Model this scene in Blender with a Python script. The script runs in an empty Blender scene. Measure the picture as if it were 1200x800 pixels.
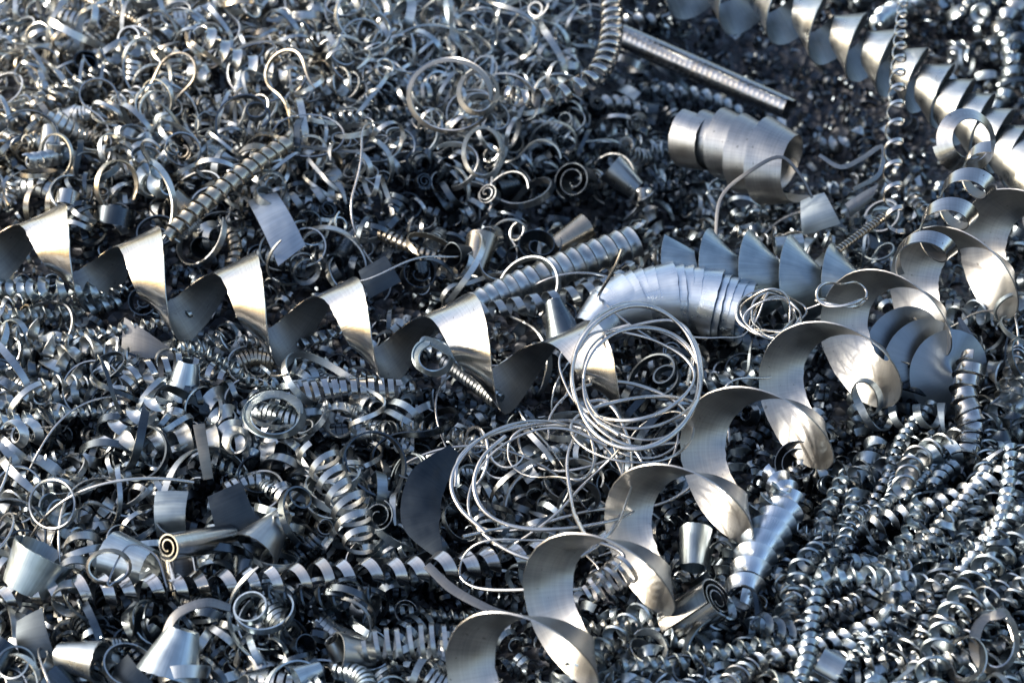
import bpy, math, random
import numpy as np
from mathutils import Vector, Matrix
R = math.radians
S = 0.0005                     # one picture pixel at the middle of the frame is half a millimetre
rng = np.random.default_rng(7)
random.seed(7)
scn = bpy.context.scene
col = scn.collection

# ------------------------------------------------------------------ camera
ELEV, FOC, DIST = 42.0, 70.0, 1.1667
cam_d = bpy.data.cameras.new('camera'); cam = bpy.data.objects.new('camera', cam_d); col.objects.link(cam)
cam_d.lens = FOC; cam_d.sensor_width = 36.0; cam_d.sensor_fit = 'HORIZONTAL'
cam_d.clip_start = 0.01; cam_d.clip_end = 200.0
CAM = np.array([0, -math.cos(R(ELEV)), math.sin(R(ELEV))]) * DIST
cam.location = CAM; cam.rotation_euler = (R(90 - ELEV), 0, 0)
cam_d.dof.use_dof = True; cam_d.dof.focus_distance = 1.08; cam_d.dof.aperture_fstop = 10.0
scn.camera = cam
# ------------------------------------------------------------------ sky and sun
SUN_EL, SUN_AZ = 27.0, 276.0   # azimuth clockwise from +Y: low, from the left of the camera
w = bpy.data.worlds.new('World'); scn.world = w; w.use_nodes = True
nt = w.node_tree; nt.nodes.clear()
sky = nt.nodes.new('ShaderNodeTexSky'); sky.sky_type = 'NISHITA'; sky.sun_disc = False
sky.sun_elevation = R(SUN_EL); sky.sun_rotation = R(SUN_AZ)
sky.air_density = 1.0; sky.dust_density = 3.0; sky.ozone_density = 0.6
bg = nt.nodes.new('ShaderNodeBackground'); bg.inputs[1].default_value = 0.15
wo = nt.nodes.new('ShaderNodeOutputWorld')
nt.links.new(sky.outputs[0], bg.inputs[0]); nt.links.new(bg.outputs[0], wo.inputs[0])
sd = bpy.data.lights.new('sun', 'SUN'); sun = bpy.data.objects.new('sun', sd); col.objects.link(sun)
sd.energy = 2.0; sd.angle = R(0.6); sd.color = (1.0, 0.91, 0.79)
sdir = Vector((math.sin(R(SUN_AZ)) * math.cos(R(SUN_EL)), math.cos(R(SUN_AZ)) * math.cos(R(SUN_EL)), math.sin(R(SUN_EL))))
sun.rotation_euler = sdir.to_track_quat('Z', 'Y').to_euler()
sun.location = sdir * 2.0
scn.view_settings.view_transform = 'Standard'; scn.view_settings.look = 'None'
scn.view_settings.exposure = 1.3; scn.view_settings.gamma = 1.0; scn.view_settings.use_curve_mapping = False
scn.render.engine = 'CYCLES'
scn.cycles.use_denoising = True
scn.cycles.max_bounces = 8; scn.cycles.glossy_bounces = 6; scn.cycles.diffuse_bounces = 3

# ------------------------------------------------------------------ picture point -> world point
VD = np.array([0, math.cos(R(ELEV)), -math.sin(R(ELEV))])
RT = np.array([1.0, 0, 0]); UPV = np.cross(RT, VD)
TANH = 18.0 / FOC
def ray(px, py):
    x = (px - 600) / 600 * TANH; y = -(py - 400) / 600 * TANH
    return VD + x * RT + y * UPV
def P(px, py, h=0.0):
    d = ray(px, py); t = (h * S - CAM[2]) / d[2]
    return CAM + d * t
def proj(p):
    p = np.asarray(p) - CAM
    z = p @ VD
    return 600 + (p @ RT) / z / TANH * 600, 400 - (p @ UPV) / z / TANH * 600

# ------------------------------------------------------------------ mesh helpers
def nrm(a):
    return a / np.maximum(np.linalg.norm(a, axis=-1, keepdims=True), 1e-12)
def interp(v, t):
    """a number, a list of evenly spaced values or a function -> array over t (0..1)"""
    if callable(v): return v(t)
    v = np.atleast_1d(np.asarray(v, float))
    return np.interp(t, np.linspace(0, 1, len(v)), v) if len(v) > 1 else np.full(len(t), v[0])
def spline(pts, n):
    """Catmull-Rom through pts, n points evenly spaced by arc length"""
    p = np.asarray(pts, float)
    if len(p) == 2: return p[0] + (p[1] - p[0]) * np.linspace(0, 1, n)[:, None]
    q = np.vstack([2 * p[0] - p[1], p, 2 * p[-1] - p[-2]])
    out = []
    for i in range(len(p) - 1):
        a, b, c, d = q[i:i + 4]; t = np.linspace(0, 1, 40, endpoint=False)[:, None]
        out.append(0.5 * (2 * b + (c - a) * t + (2 * a - 5 * b + 4 * c - d) * t ** 2 + (3 * b - a - 3 * c + d) * t ** 3))
    o = np.vstack(out + [p[-1:]])
    return resample(o, np.linspace(0, 1, n))
def resample(o, t):
    s = np.concatenate([[0], np.cumsum(np.linalg.norm(np.diff(o, axis=0), axis=1))]); s /= s[-1]
    return np.stack([np.interp(t, s, o[:, k]) for k in range(3)], 1)
def tangents(C):
    return nrm(np.gradient(C, axis=0))
def frames(C, up=(0, 0, 1)):
    T = tangents(C); U = np.zeros_like(C)
    u = np.asarray(up, float); u = u - T[0] * (u @ T[0])
    if np.linalg.norm(u) < 1e-6: u = np.array([1.0, 0, 0]) - T[0] * T[0][0]
    u /= np.linalg.norm(u)
    for i in range(len(C)):
        u = u - T[i] * (u @ T[i]); u /= np.linalg.norm(u); U[i] = u
    return T, U, np.cross(T, U)

class MB:
    """collects vertices, quads and uvs of ONE piece of metal"""
    def __init__(s): s.v = []; s.f = []; s.uv = []; s.tone = []; s.n = 0; s.inner = []
    def grid(s, G, uv, tone, flip=False, closed=False, inner=0.0):
        n, m = G.shape[:2]
        idx = np.arange(n * m).reshape(n, m) + s.n
        if closed: idx = np.hstack([idx, idx[:, :1]])
        q = np.stack([idx[:-1, :-1], idx[1:, :-1], idx[1:, 1:], idx[:-1, 1:]], -1).reshape(-1, 4)
        if flip: q = q[:, ::-1]
        s.v.append(G.reshape(-1, 3)); s.f.append(q); s.uv.append(uv.reshape(-1, 2)); s.tone.append(np.full(n * m, tone)); s.inner.append(np.full(n * m, inner)); s.n += n * m
    def ribbon(s, C, W, N, hw, th, K=1, crown=0.0, tone=0.0):
        """ribbon with a real thickness: two faces, two edges, two ends. All in metres"""
        n = len(C); hw = np.broadcast_to(np.asarray(hw, float), (n,)); cr = np.broadcast_to(np.asarray(crown, float), (n,))
        L = np.concatenate([[0], np.cumsum(np.linalg.norm(np.diff(C, axis=0), axis=1))]) / S
        a = np.linspace(-1, 1, K + 1)
        mid = C[:, None] + W[:, None] * (hw[:, None] * a)[..., None] + N[:, None] * (cr[:, None] * hw[:, None] * (1 - a ** 2))[..., None]
        top = mid + N[:, None] * th / 2; bot = mid - N[:, None] * th / 2
        uv = np.stack([np.repeat(L[:, None], K + 1, 1), hw[:, None] / S * a], -1)
        s.grid(top, uv, tone, inner=1.0); s.grid(bot, uv, tone, True)
        e0 = np.stack([bot[:, 0], top[:, 0]], 1); e1 = np.stack([top[:, -1], bot[:, -1]], 1)
        s.grid(e0, uv[:, :2], tone); s.grid(e1, uv[:, -2:], tone)
        for k, fl in ((0, True), (-1, False)):
            s.grid(np.stack([top[k], bot[k]], 0), np.stack([uv[k], uv[k]], 0), tone, fl)
        return s
    def tube(s, C, r, sides=6, tone=0.0, up=(0.3, 0.2, 1)):
        T, U, V = frames(C, up); n = len(C)
        r = np.broadcast_to(np.asarray(r, float), (n,))
        a = np.arange(sides) / sides * 2 * math.pi
        G = C[:, None] + r[:, None, None] * (np.cos(a)[None, :, None] * U[:, None] + np.sin(a)[None, :, None] * V[:, None])
        L = np.concatenate([[0], np.cumsum(np.linalg.norm(np.diff(C, axis=0), axis=1))]) / S
        uv = np.stack(np.broadcast_arrays(L[:, None], a[None, :] * r.mean() / S), -1)
        s.grid(G, uv, tone, closed=True)
        for k, fl in ((0, True), (-1, False)):
            c = np.stack([G[k], np.repeat(C[k][None], sides, 0)], 0)
            s.grid(c, np.zeros((2, sides, 2)), tone, not fl, closed=True)
        return s
    def arrays(s): return np.vstack(s.v), np.vstack(s.f), np.vstack(s.uv), np.concatenate(s.tone), np.concatenate(s.inner)
    def mesh(s, name, mat, origin=None):
        v, f, uv, tone, inner = s.arrays()
        if origin is not None: v = v - origin
        return mesh_from(name, v, f, uv, tone, mat, inner)
def mesh_from(name, v, f, uv, tone, mat, inner):
    me = bpy.data.meshes.new(name)
    me.vertices.add(len(v)); me.vertices.foreach_set('co', np.ascontiguousarray(v, np.float32).ravel())
    me.loops.add(len(f) * 4); me.loops.foreach_set('vertex_index', np.ascontiguousarray(f, np.int32).ravel())
    me.polygons.add(len(f)); me.polygons.foreach_set('loop_start', np.arange(len(f), dtype=np.int32) * 4)
    me.polygons.foreach_set('use_smooth', np.ones(len(f), bool))
    me.update(calc_edges=True)
    ul = me.uv_layers.new(name='UVMap'); ul.data.foreach_set('uv', np.ascontiguousarray(uv[f.ravel()], np.float32).ravel())
    at = me.attributes.new('tone', 'FLOAT', 'POINT'); at.data.foreach_set('value', np.ascontiguousarray(tone, np.float32))
    at = me.attributes.new('inner', 'FLOAT', 'POINT'); at.data.foreach_set('value', np.ascontiguousarray(inner, np.float32))
    me.materials.append(mat); me.validate()
    return me

def helix(path, turns, r, wd, alpha=0.0, th=1.2, phase=0.0, hand=1, seg=30, K=3, crown=0.0, space=None, ell=1.0,
          wob=0.0, rag=0.0, up=(0, 0, 1), mb=None, tone=0.0, ends=0.0, axis=None, edge=0.0):
    """helical ribbon about a path in world metres; r, wd, th in picture pixels; alpha = lean of the ribbon
    away from the axis (0: tube wall, 90: flat screw blade), degrees; space: relative pitch along the path"""
    n = max(int(turns * seg), 8)
    t = np.linspace(0, 1, n)
    if space is not None:
        c = np.cumsum(interp(space, t)); tt = (c - c[0]) / (c[-1] - c[0])
    else: tt = t
    base = spline(path, 240); A = resample(base, tt); 
    T, U, V = frames(base, up)
    T, U, V = [nrm(np.stack([np.interp(tt, np.linspace(0, 1, 240), X[:, k]) for k in range(3)], 1)) for X in (T, U, V)]
    if axis is not None:      # a coil that leans: its turns stand square to this axis, not to the path
        X = nrm(np.asarray(axis, float)); T = np.repeat(X[None], n, 0); u = np.asarray(up, float); u = nrm(u - X * (u @ X)); U = np.repeat(u[None], n, 0); V = np.cross(T, U)
    th_ = np.radians(phase) + hand * 2 * math.pi * turns * t
    if wob: th_ = th_ + wob * np.sin(t * turns * 2.1 + 1.3)
    rad = np.cos(th_)[:, None] * U + np.sin(th_)[:, None] * V
    rr = interp(r, t) * S
    if rag: rr = rr * (1 + rag * np.sin(t * turns * 3.7 + 0.4) * 0.5 + rag * np.sin(t * turns * 1.3 + 2) * 0.5)
    C = A + rr[:, None] * (np.cos(th_)[:, None] * U + ell * np.sin(th_)[:, None] * V)
    al = np.radians(interp(alpha, t))[:, None]
    W = np.cos(al) * T + np.sin(al) * rad
    G = tangents(C); W = nrm(W - G * np.sum(W * G, 1, keepdims=True)); N = np.cross(W, G) * hand
    hw = interp(wd, t) * S / 2
    if ends: hw = hw * np.clip(np.minimum(t, 1 - t) * turns / ends, 0.12, 1) ** 0.6
    if edge:                  # torn, slightly saw-toothed rim and uneven width
        e = np.random.default_rng(int(n * 7 + turns * 100)); z = e.normal(0, 1, n); hw = hw * (1 + edge * (0.5 * z + np.sin(t * turns * 5.1 + z[0]) + 0.7 * np.sin(t * turns * 11.3 + z[1])))
    mb = mb or MB()
    mb.ribbon(C, W, N, hw, th * S, K, crown, tone)
    return mb

# ------------------------------------------------------------------ materials
def metal(name, c0, c1, rough=(0.18, 0.36), streak=0.35, spots=0.0, aniso=0.0, bump=0.25, cloud=0.28, heat=0.0, dull=0.25, lines=0.0):
    """bare cut steel: fine lines across the ribbon (chatter marks of the tool), cloudy tarnish, a little oil"""
    m = bpy.data.materials.new(name); m.use_nodes = True; t = m.node_tree; n = t.nodes; l = t.links
    b = n['Principled BSDF']; b.inputs['Metallic'].default_value = 1.0
    uv = n.new('ShaderNodeUVMap'); uv.uv_map = 'UVMap'
    oi = n.new('ShaderNodeObjectInfo'); at = n.new('ShaderNodeAttribute'); at.attribute_name = 'tone'
    add = n.new('ShaderNodeMath'); add.operation = 'ADD'; l.new(oi.outputs['Random'], add.inputs[0]); l.new(at.outputs['Fac'], add.inputs[1])
    fr = n.new('ShaderNodeMath'); fr.operation = 'FRACT'; l.new(add.outputs[0], fr.inputs[0])
    mp = n.new('ShaderNodeMapping'); l.new(uv.outputs[0], mp.inputs['Vector']); mp.inputs['Scale'].default_value = (0.45, 0.012, 1)
    cmb = n.new('ShaderNodeCombineXYZ'); l.new(fr.outputs[0], cmb.inputs[2])
    sc = n.new('ShaderNodeVectorMath'); sc.operation = 'MULTIPLY_ADD'; l.new(cmb.outputs[0], sc.inputs[0]); sc.inputs[1].default_value = (1, 1, 37.0); l.new(mp.outputs[0], sc.inputs[2])
    st = n.new('ShaderNodeTexNoise'); st.inputs['Scale'].default_value = 1.0; st.inputs['Detail'].default_value = 3.0; l.new(sc.outputs[0], st.inputs['Vector'])
    cl = n.new('ShaderNodeTexNoise'); cl.inputs['Scale'].default_value = 0.045; cl.inputs['Detail'].default_value = 4.0
    sc2 = n.new('ShaderNodeVectorMath'); sc2.operation = 'MULTIPLY_ADD'; l.new(cmb.outputs[0], sc2.inputs[0]); sc2.inputs[1].default_value = (1, 1, 900.0); l.new(uv.outputs[0], sc2.inputs[2])
    l.new(sc2.outputs[0], cl.inputs['Vector'])
    # colour: c0..c1 by piece, darkened in clouds of tarnish
    mx = n.new('ShaderNodeMix'); mx.data_type = 'RGBA'; mx.inputs['A'].default_value = (*c0, 1); mx.inputs['B'].default_value = (*c1, 1); l.new(fr.outputs[0], mx.inputs['Factor'])
    rp = n.new('ShaderNodeMapRange'); rp.inputs['From Min'].default_value = 0.3; rp.inputs['From Max'].default_value = 0.7; rp.inputs['To Min'].default_value = 1 - cloud; rp.inputs['To Max'].default_value = 1.0
    l.new(cl.outputs['Fac'], rp.inputs['Value'])
    rs = n.new('ShaderNodeMapRange'); rs.inputs['From Min'].default_value = 0.3; rs.inputs['From Max'].default_value = 0.7; rs.inputs['To Min'].default_value = 1 - streak * 0.5; rs.inputs['To Max'].default_value = 1.0
    l.new(st.outputs['Fac'], rs.inputs['Value'])
    mu = n.new('ShaderNodeMath'); mu.operation = 'MULTIPLY'; l.new(rp.outputs[0], mu.inputs[0]); l.new(rs.outputs[0], mu.inputs[1])
    fac = mu
    if lines:                 # feed lines along the ribbon, scratches and smears of oil
        ml = n.new('ShaderNodeMapping'); l.new(sc2.outputs[0], ml.inputs['Vector']); ml.inputs['Scale'].default_value = (0.006, 0.55, 1)
        ln = n.new('ShaderNodeTexNoise'); ln.inputs['Scale'].default_value = 1.0; ln.inputs['Detail'].default_value = 5.0; l.new(ml.outputs[0], ln.inputs['Vector'])
        lr = n.new('ShaderNodeMapRange'); lr.inputs['From Min'].default_value = 0.3; lr.inputs['From Max'].default_value = 0.7; lr.inputs['To Min'].default_value = 1 - lines; lr.inputs['To Max'].default_value = 1.0; l.new(ln.outputs['Fac'], lr.inputs['Value'])
        mm = n.new('ShaderNodeMath'); mm.operation = 'MULTIPLY'; l.new(mu.outputs[0], mm.inputs[0]); l.new(lr.outputs[0], mm.inputs[1]); mu = mm; fac = mm
    if spots:
        vo = n.new('ShaderNodeTexNoise'); vo.inputs['Scale'].default_value = 0.16; vo.inputs['Detail'].default_value = 2.0; l.new(sc2.outputs[0], vo.inputs['Vector'])
        rv = n.new('ShaderNodeMapRange'); rv.inputs['From Min'].default_value = 0.26; rv.inputs['From Max'].default_value = 0.30; rv.inputs['To Min'].default_value = 1 - spots; rv.inputs['To Max'].default_value = 1.0
        l.new(vo.outputs['Fac'], rv.inputs['Value'])
        m2 = n.new('ShaderNodeMath'); m2.operation = 'MULTIPLY'; l.new(mu.outputs[0], m2.inputs[0]); l.new(rv.outputs[0], m2.inputs[1]); fac = m2
    src = mx.outputs['Result']
    if heat:                  # straw and blue temper colours in broad patches
        hn = n.new('ShaderNodeTexNoise'); hn.inputs['Scale'].default_value = 0.012; hn.inputs['Detail'].default_value = 2.0; l.new(sc2.outputs[0], hn.inputs['Vector'])
        hr = n.new('ShaderNodeValToRGB'); e = hr.color_ramp.elements; e[0].position = 0.30; e[0].color = (0.42, 0.52, 0.66, 1); e[1].position = 0.72; e[1].color = (0.66, 0.52, 0.34, 1)
        e2 = hr.color_ramp.elements.new(0.5); e2.color = (0.56, 0.56, 0.55, 1); l.new(hn.outputs['Fac'], hr.inputs[0])
        hm = n.new('ShaderNodeMix'); hm.data_type = 'RGBA'; hm.inputs['Factor'].default_value = heat; l.new(src, hm.inputs['A']); l.new(hr.outputs[0], hm.inputs['B']); src = hm.outputs['Result']
    vm = n.new('ShaderNodeVectorMath'); vm.operation = 'SCALE'; l.new(src, vm.inputs[0]); 
    inn = n.new('ShaderNodeAttribute'); inn.attribute_name = 'inner'      # the inner face of a chip is torn and dull, the outer one rubbed bright
    md = n.new('ShaderNodeMath'); md.operation = 'MULTIPLY_ADD'; l.new(inn.outputs['Fac'], md.inputs[0]); md.inputs[1].default_value = -dull; md.inputs[2].default_value = 1.0
    mf = n.new('ShaderNodeMath'); mf.operation = 'MULTIPLY'; l.new(fac.outputs[0], mf.inputs[0]); l.new(md.outputs[0], mf.inputs[1]); l.new(mf.outputs[0], vm.inputs['Scale'])
    l.new(vm.outputs[0], b.inputs['Base Color'])
    rr = n.new('ShaderNodeMapRange'); rr.inputs['From Min'].default_value = 0.3; rr.inputs['From Max'].default_value = 0.7; rr.inputs['To Min'].default_value = rough[0]; rr.inputs['To Max'].default_value = rough[1]
    l.new(cl.outputs['Fac'], rr.inputs['Value'])
    ra = n.new('ShaderNodeMath'); ra.operation = 'MULTIPLY_ADD'; l.new(inn.outputs['Fac'], ra.inputs[0]); ra.inputs[1].default_value = dull * 0.5; l.new(rr.outputs[0], ra.inputs[2]); l.new(ra.outputs[0], b.inputs['Roughness'])
    bp = n.new('ShaderNodeBump'); bp.inputs['Strength'].default_value = bump; bp.inputs['Distance'].default_value = 0.0002; l.new(st.outputs['Fac'], bp.inputs['Height']); l.new(bp.outputs[0], b.inputs['Normal'])
    if aniso: b.inputs['Anisotropic'].default_value = aniso
    return m
M = {
    'steel': metal('bright_steel', (0.58, 0.63, 0.65), (0.34, 0.375, 0.39), (0.24, 0.40), heat=0.2),
    'satin': metal('satin_steel', (0.50, 0.505, 0.50), (0.45, 0.455, 0.45), (0.15, 0.26), streak=0.3, bump=0.16, spots=0.5, cloud=0.10, heat=0.25, dull=0.5, lines=0.2),
    'blue': metal('blued_steel', (0.56, 0.65, 0.70), (0.40, 0.475, 0.515), (0.28, 0.44), streak=0.5),
    'fluted': metal('fluted_pale_steel', (0.60, 0.67, 0.74), (0.56, 0.63, 0.70), (0.24, 0.38), streak=0.4, bump=0.5, cloud=0.12),
    'soft': metal('soft_grey_steel', (0.40, 0.41, 0.412), (0.38, 0.39, 0.392), (0.30, 0.42), streak=0.3, bump=0.10, spots=0.45, cloud=0.10, heat=0.14, dull=0.0, lines=0.16),
    'dark': metal('dark_oiled_steel', (0.15, 0.18, 0.205), (0.06, 0.075, 0.09), (0.2, 0.4)),  # also on chips in gaps and hollows, where its darkness stands in for shade
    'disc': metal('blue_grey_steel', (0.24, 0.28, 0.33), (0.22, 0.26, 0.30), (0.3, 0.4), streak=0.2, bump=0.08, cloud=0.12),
    'straw': metal('straw_steel', (0.52, 0.47, 0.38), (0.38, 0.35, 0.30), (0.2, 0.38)),
    'silver': metal('silver_steel', (0.68, 0.70, 0.69), (0.50, 0.535, 0.54), (0.26, 0.40), streak=0.3),
    'wire': metal('wire_steel', (0.64, 0.63, 0.60), (0.50, 0.50, 0.50), (0.22, 0.34), streak=0.15, bump=0.1),
}
def obj(name, mb, mat, label=None, cat=None, group=None, land=None, origin=None):
    v = np.vstack(mb.v)
    if origin is None: origin = np.array([v[:, 0].mean(), v[:, 1].mean(), v[:, 2].min()])
    o = bpy.data.objects.new(name, mb.mesh(name, M[mat], origin)); col.objects.link(o); o.location = origin
    if label: o['label'] = label
    if cat: o['category'] = cat
    if group: o['group'] = group
    if land: LAND.append((o, land))
    return o
LAND = []

# ------------------------------------------------------------------ the heap: its bed of packed fine swarf
BUMPS = [(330, 60, 46, 0.17), (60, 330, 12, 0.08), (640, 225, -46, 0.055), (760, 235, -38, 0.05), (850, 75, -80, 0.085), (1080, 40, -120, 0.14),
         (505, 700, -85, 0.026), (290, 590, -16, 0.05), (1010, 570, -26, 0.045), (180, 470, 14, 0.09), (1100, 640, 16, 0.10),
         (960, 740, 8, 0.07), (880, 40, -30, 0.09), (470, 320, -22, 0.05), (270, 350, -24, 0.035), (700, 580, -14, 0.06), (120, 620, -10, 0.06),
         (130, 345, -14, 0.03), (250, 370, -22, 0.03), (370, 395, -20, 0.03), (500, 425, -16, 0.03), (650, 445, -14, 0.03), (700, 690, -16, 0.03), (790, 610, -16, 0.03), (870, 530, -16, 0.03), (940, 450, -16, 0.03), (1010, 400, -16, 0.03)]
BP = [(P(x, y, 0)[:2], h * S, r) for x, y, h, r in BUMPS]
def H(x, y):
    z = 0.0
    for c, h, r in BP: z = z + h * np.exp(-((x - c[0]) ** 2 + (y - c[1]) ** 2) / (2 * r * r))
    return z + S * (4 * np.sin(x * 61 + 1.1) * np.sin(y * 53 + 0.3) + 3 * np.sin(x * 127 + y * 40) * np.cos(y * 113 - x * 31))
BX = np.array([b[0][0] for b in BP]); BY = np.array([b[0][1] for b in BP]); BH = np.array([b[1] for b in BP]); BR = np.array([2 * b[2] ** 2 for b in BP])
def H1(x, y):
    return float((BH * np.exp(-((x - BX) ** 2 + (y - BY) ** 2) / BR)).sum()) + S * (4 * math.sin(x * 61 + 1.1) * math.sin(y * 53 + 0.3) + 3 * math.sin(x * 127 + y * 40) * math.cos(y * 113 - x * 31))
def on_heap(px, py, up=0.0):
    h = 0.0
    for _ in range(6):
        p = P(px, py, h); h = 0.35 * h + 0.65 * (H1(p[0], p[1]) / S + up)
    return P(px, py, h)
gx, gy = np.meshgrid(np.linspace(-0.75, 0.75, 260), np.linspace(-0.75, 0.95, 280), indexing='ij')
gz = H(gx, gy) - 14 * S
gz = gz + S * 5 * (rng.random(gx.shape) - 0.5)
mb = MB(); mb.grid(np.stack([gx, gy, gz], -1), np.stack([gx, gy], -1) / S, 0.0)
def bed_material():
    m = bpy.data.materials.new('packed_fine_swarf'); m.use_nodes = True; n = m.node_tree.nodes; l = m.node_tree.links; b = n['Principled BSDF']
    tc = n.new('ShaderNodeTexCoord')
    v = n.new('ShaderNodeTexVoronoi'); v.inputs['Scale'].default_value = 130; l.new(tc.outputs['Object'], v.inputs['Vector'])
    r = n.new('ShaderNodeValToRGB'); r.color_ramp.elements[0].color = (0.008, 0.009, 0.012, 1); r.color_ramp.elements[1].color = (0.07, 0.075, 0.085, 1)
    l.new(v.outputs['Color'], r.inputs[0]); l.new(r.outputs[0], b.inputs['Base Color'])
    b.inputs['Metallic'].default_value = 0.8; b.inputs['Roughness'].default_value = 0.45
    bp = n.new('ShaderNodeBump'); bp.inputs['Strength'].default_value = 1.0; bp.inputs['Distance'].default_value = 0.004
    l.new(v.outputs['Distance'], bp.inputs['Height']); l.new(bp.outputs[0], b.inputs['Normal'])
    return m
M['bed'] = bed_material()
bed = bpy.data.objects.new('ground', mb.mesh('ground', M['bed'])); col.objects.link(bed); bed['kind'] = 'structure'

# ------------------------------------------------------------------ the large pieces one can name
def W3(pts): return [P(*p) for p in pts]
TOCAM = -VD
def coil(name, label, cat, land, mat, pts, turns, r, wd, **k):
    grp = k.pop('group', None)
    return obj(name, helix(W3(pts), turns, r, wd, **k), mat, label, cat, grp, land)

# the long zigzag ribbon at the left
ax = P(260, 60, -67) - P(0, 0, 0)
coil('zigzag_ribbon', 'long wide satin steel ribbon folding in zigzag humps across the left half', 'metal ribbon', 'the long zigzag ribbon', 'satin',
     [(-95, 262, 92), (60, 292, 92), (193, 333, 92), (312, 362, 90), (425, 386, 86), (562, 412, 84), (728, 440, 76)], 6.62, [39, 38, 43, 43, 38, 43, 36], [47, 54, 52, 50, 44, 54, 46],
     alpha=41, phase=-100, K=6, seg=44, axis=ax, th=1.4, wob=0.06, rag=0.08, edge=0.028, space=[1, 1, 1, .95, .95, 1.12, 1.05])
# the great screw at the right
coil('screw_turning', 'great pale steel screw turning climbing from bottom centre to the right edge', 'metal spiral', 'the great pale screw', 'soft',
     [(542, 848, 92), (621, 768, 92), (709, 680, 92), (795, 602, 92), (878, 526, 92), (950, 460, 92), (1020, 394, 92), (1098, 340, 94), (1202, 280, 98), (1284, 234, 100)], 8.9,
     [51, 50, 52, 51, 51, 50, 50, 49, 49, 49], [45, 46, 47, 49, 50, 52, 54, 54, 54], alpha=[-44, -44, -45, -46, -48, -50, -51, -52], phase=20, K=6, seg=46, th=1.4, space=[.85, .9, .97, 1.05, 1.08, .85, .85, .85, .9], wob=0.06, rag=0.08, edge=0.028)
# stack of cones, top right
coil('stacked_cone_turning', 'tightening stack of flared steel cones curving down the top right corner', 'metal spiral', 'the stack of flared cones', 'steel',
     [(750, -34, 90), (850, -4, 90), (930, 17, 92), (1009, 56, 92), (1069, 90, 90), (1135, 138, 88), (1192, 188, 84), (1240, 246, 78)], 16, [30, 31, 32, 32, 32, 31], [50, 47, 41, 35, 30, 26],
     alpha=[34, 32, 28, 25, 22], phase=200, K=5, seg=44, space=[1.9, 1.6, 1.1, 0.85, 0.65, 0.6], th=1.4, axis=P(190, 125, -40) - P(0, 0, 0), rag=0.08, edge=0.025, wob=0.2)
# ribbed hose-like coil
coil('ribbed_coil', 'straight tight ribbed coil like a hose lying above the centre', 'metal coil', 'the ribbed straight coil', 'steel',
     [(488, 392, 34), (560, 354, 38), (650, 318, 42), (748, 281, 48)], 23, [11, 13, 17, 20, 20], [11, 12, 13.5, 14], K=4, seg=26, crown=0.3, space=[0.75, 0.9, 1.1, 1.15])
coil('corkscrew_chip', 'thin loopy corkscrew lying along the underside of the ribbed straight coil', 'metal chip', None, 'steel',
     [(480, 386, 40), (560, 366, 44), (640, 352, 46), (705, 336, 48), (742, 318, 50)], 13, 10, 9, K=2, seg=22)
# fluted blue-white elbow
coil('fluted_elbow_coil', 'broad blue white fluted coil bent like an elbow beside the wire nest', 'metal coil', 'the fluted blue elbow coil', 'fluted',
     [(696, 384, 32), (720, 362, 42), (760, 350, 50), (808, 350, 52), (862, 364, 50)], 18, [25, 31, 35, 36, 34], [34, 38, 38, 34], alpha=[9, 11, 11, 9], K=4, seg=44, rag=0.07, wob=0.15, edge=0.035, th=1.5)
# fins
coil('finned_turning', 'short turning with three pointed blue fins right of the fluted elbow', 'metal spiral', 'the three pointed fins', 'blue',
     [(798, 308, 60), (850, 314, 60), (905, 322, 60), (1000, 340, 60)], 4.2, [26, 32, 34, 34], [40, 48, 52, 50], alpha=[-34, -38, -40, -40], phase=-10, K=5, seg=40, axis=P(170, 14, 60) - P(0, 0, 0))
coil('smooth_tube_coil', 'long straight tube shaped coil in the dark hollow near the top', 'metal coil', 'the long tube in the hollow', 'satin',
     [(722, 40, -16), (800, 74, -24), (925, 128, -30)], 34, [17, 17, 15], 9, K=2, seg=20, crown=0.1)
coil('shell_turning', 'overlapping shell shaped steel roll opening right below the long tube', 'metal spiral', 'the shell shaped roll', 'soft',
     [(812, 164, 56), (848, 168, 60), (884, 180, 62), (926, 200, 62)], 4.6, [32, 38, 43, 44], [36, 40, 44, 46], alpha=[-6, -10, -14, -18], phase=-20, K=5, seg=44, space=[0.7, 0.8, 1.0, 1.2], axis=P(170, 50, 52) - P(0, 0, 0), rag=0.12, edge=0.03)
coil('zigzag_wire', 'thin vertical zigzag wire hanging in front of the stacked cones', 'wire', 'the vertical zigzag wire', 'wire',
     [(1060, -25, 150), (1054, 60, 150), (1049, 140, 140), (1046, 210, 120), (1050, 278, 95)], 17, [6, 7, 9, 11, 11], 5, K=2, seg=20, th=1.6, space=[0.8, 0.9, 1.2, 1.2])
c = P(1132, 165, 150)
obj('ring_curl', helix([c, c + (TOCAM * 9 + RT * 2) * S], 2.3, [36, 32, 27], 14, alpha=-45, K=3, seg=40, up=UPV, phase=100), 'satin', 'bright flat ring curl standing before the stacked cones', 'metal curl', None, 'the bright ring curl')
coil('loose_curl', 'bright loose ribbon curls tumbling below the ring curl', 'metal curl', None, 'satin', [(1158, 190, 160), (1126, 234, 160), (1100, 276, 160), (1072, 312, 158)], 3.4, [22, 24, 25, 24], [18, 20, 19, 15], alpha=-12, K=3, seg=36, th=1.4)
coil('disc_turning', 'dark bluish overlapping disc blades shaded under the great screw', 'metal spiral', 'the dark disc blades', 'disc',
     [(1056, 408, 34), (1086, 428, 38), (1128, 446, 40)], 2.8, [27, 29, 27], [46, 50, 48], alpha=-80, phase=-80, K=5, seg=44, axis=TOCAM + RT * 0.12 - UPV * 0.25, up=UPV, rag=0.05, edge=0.012)
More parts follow.
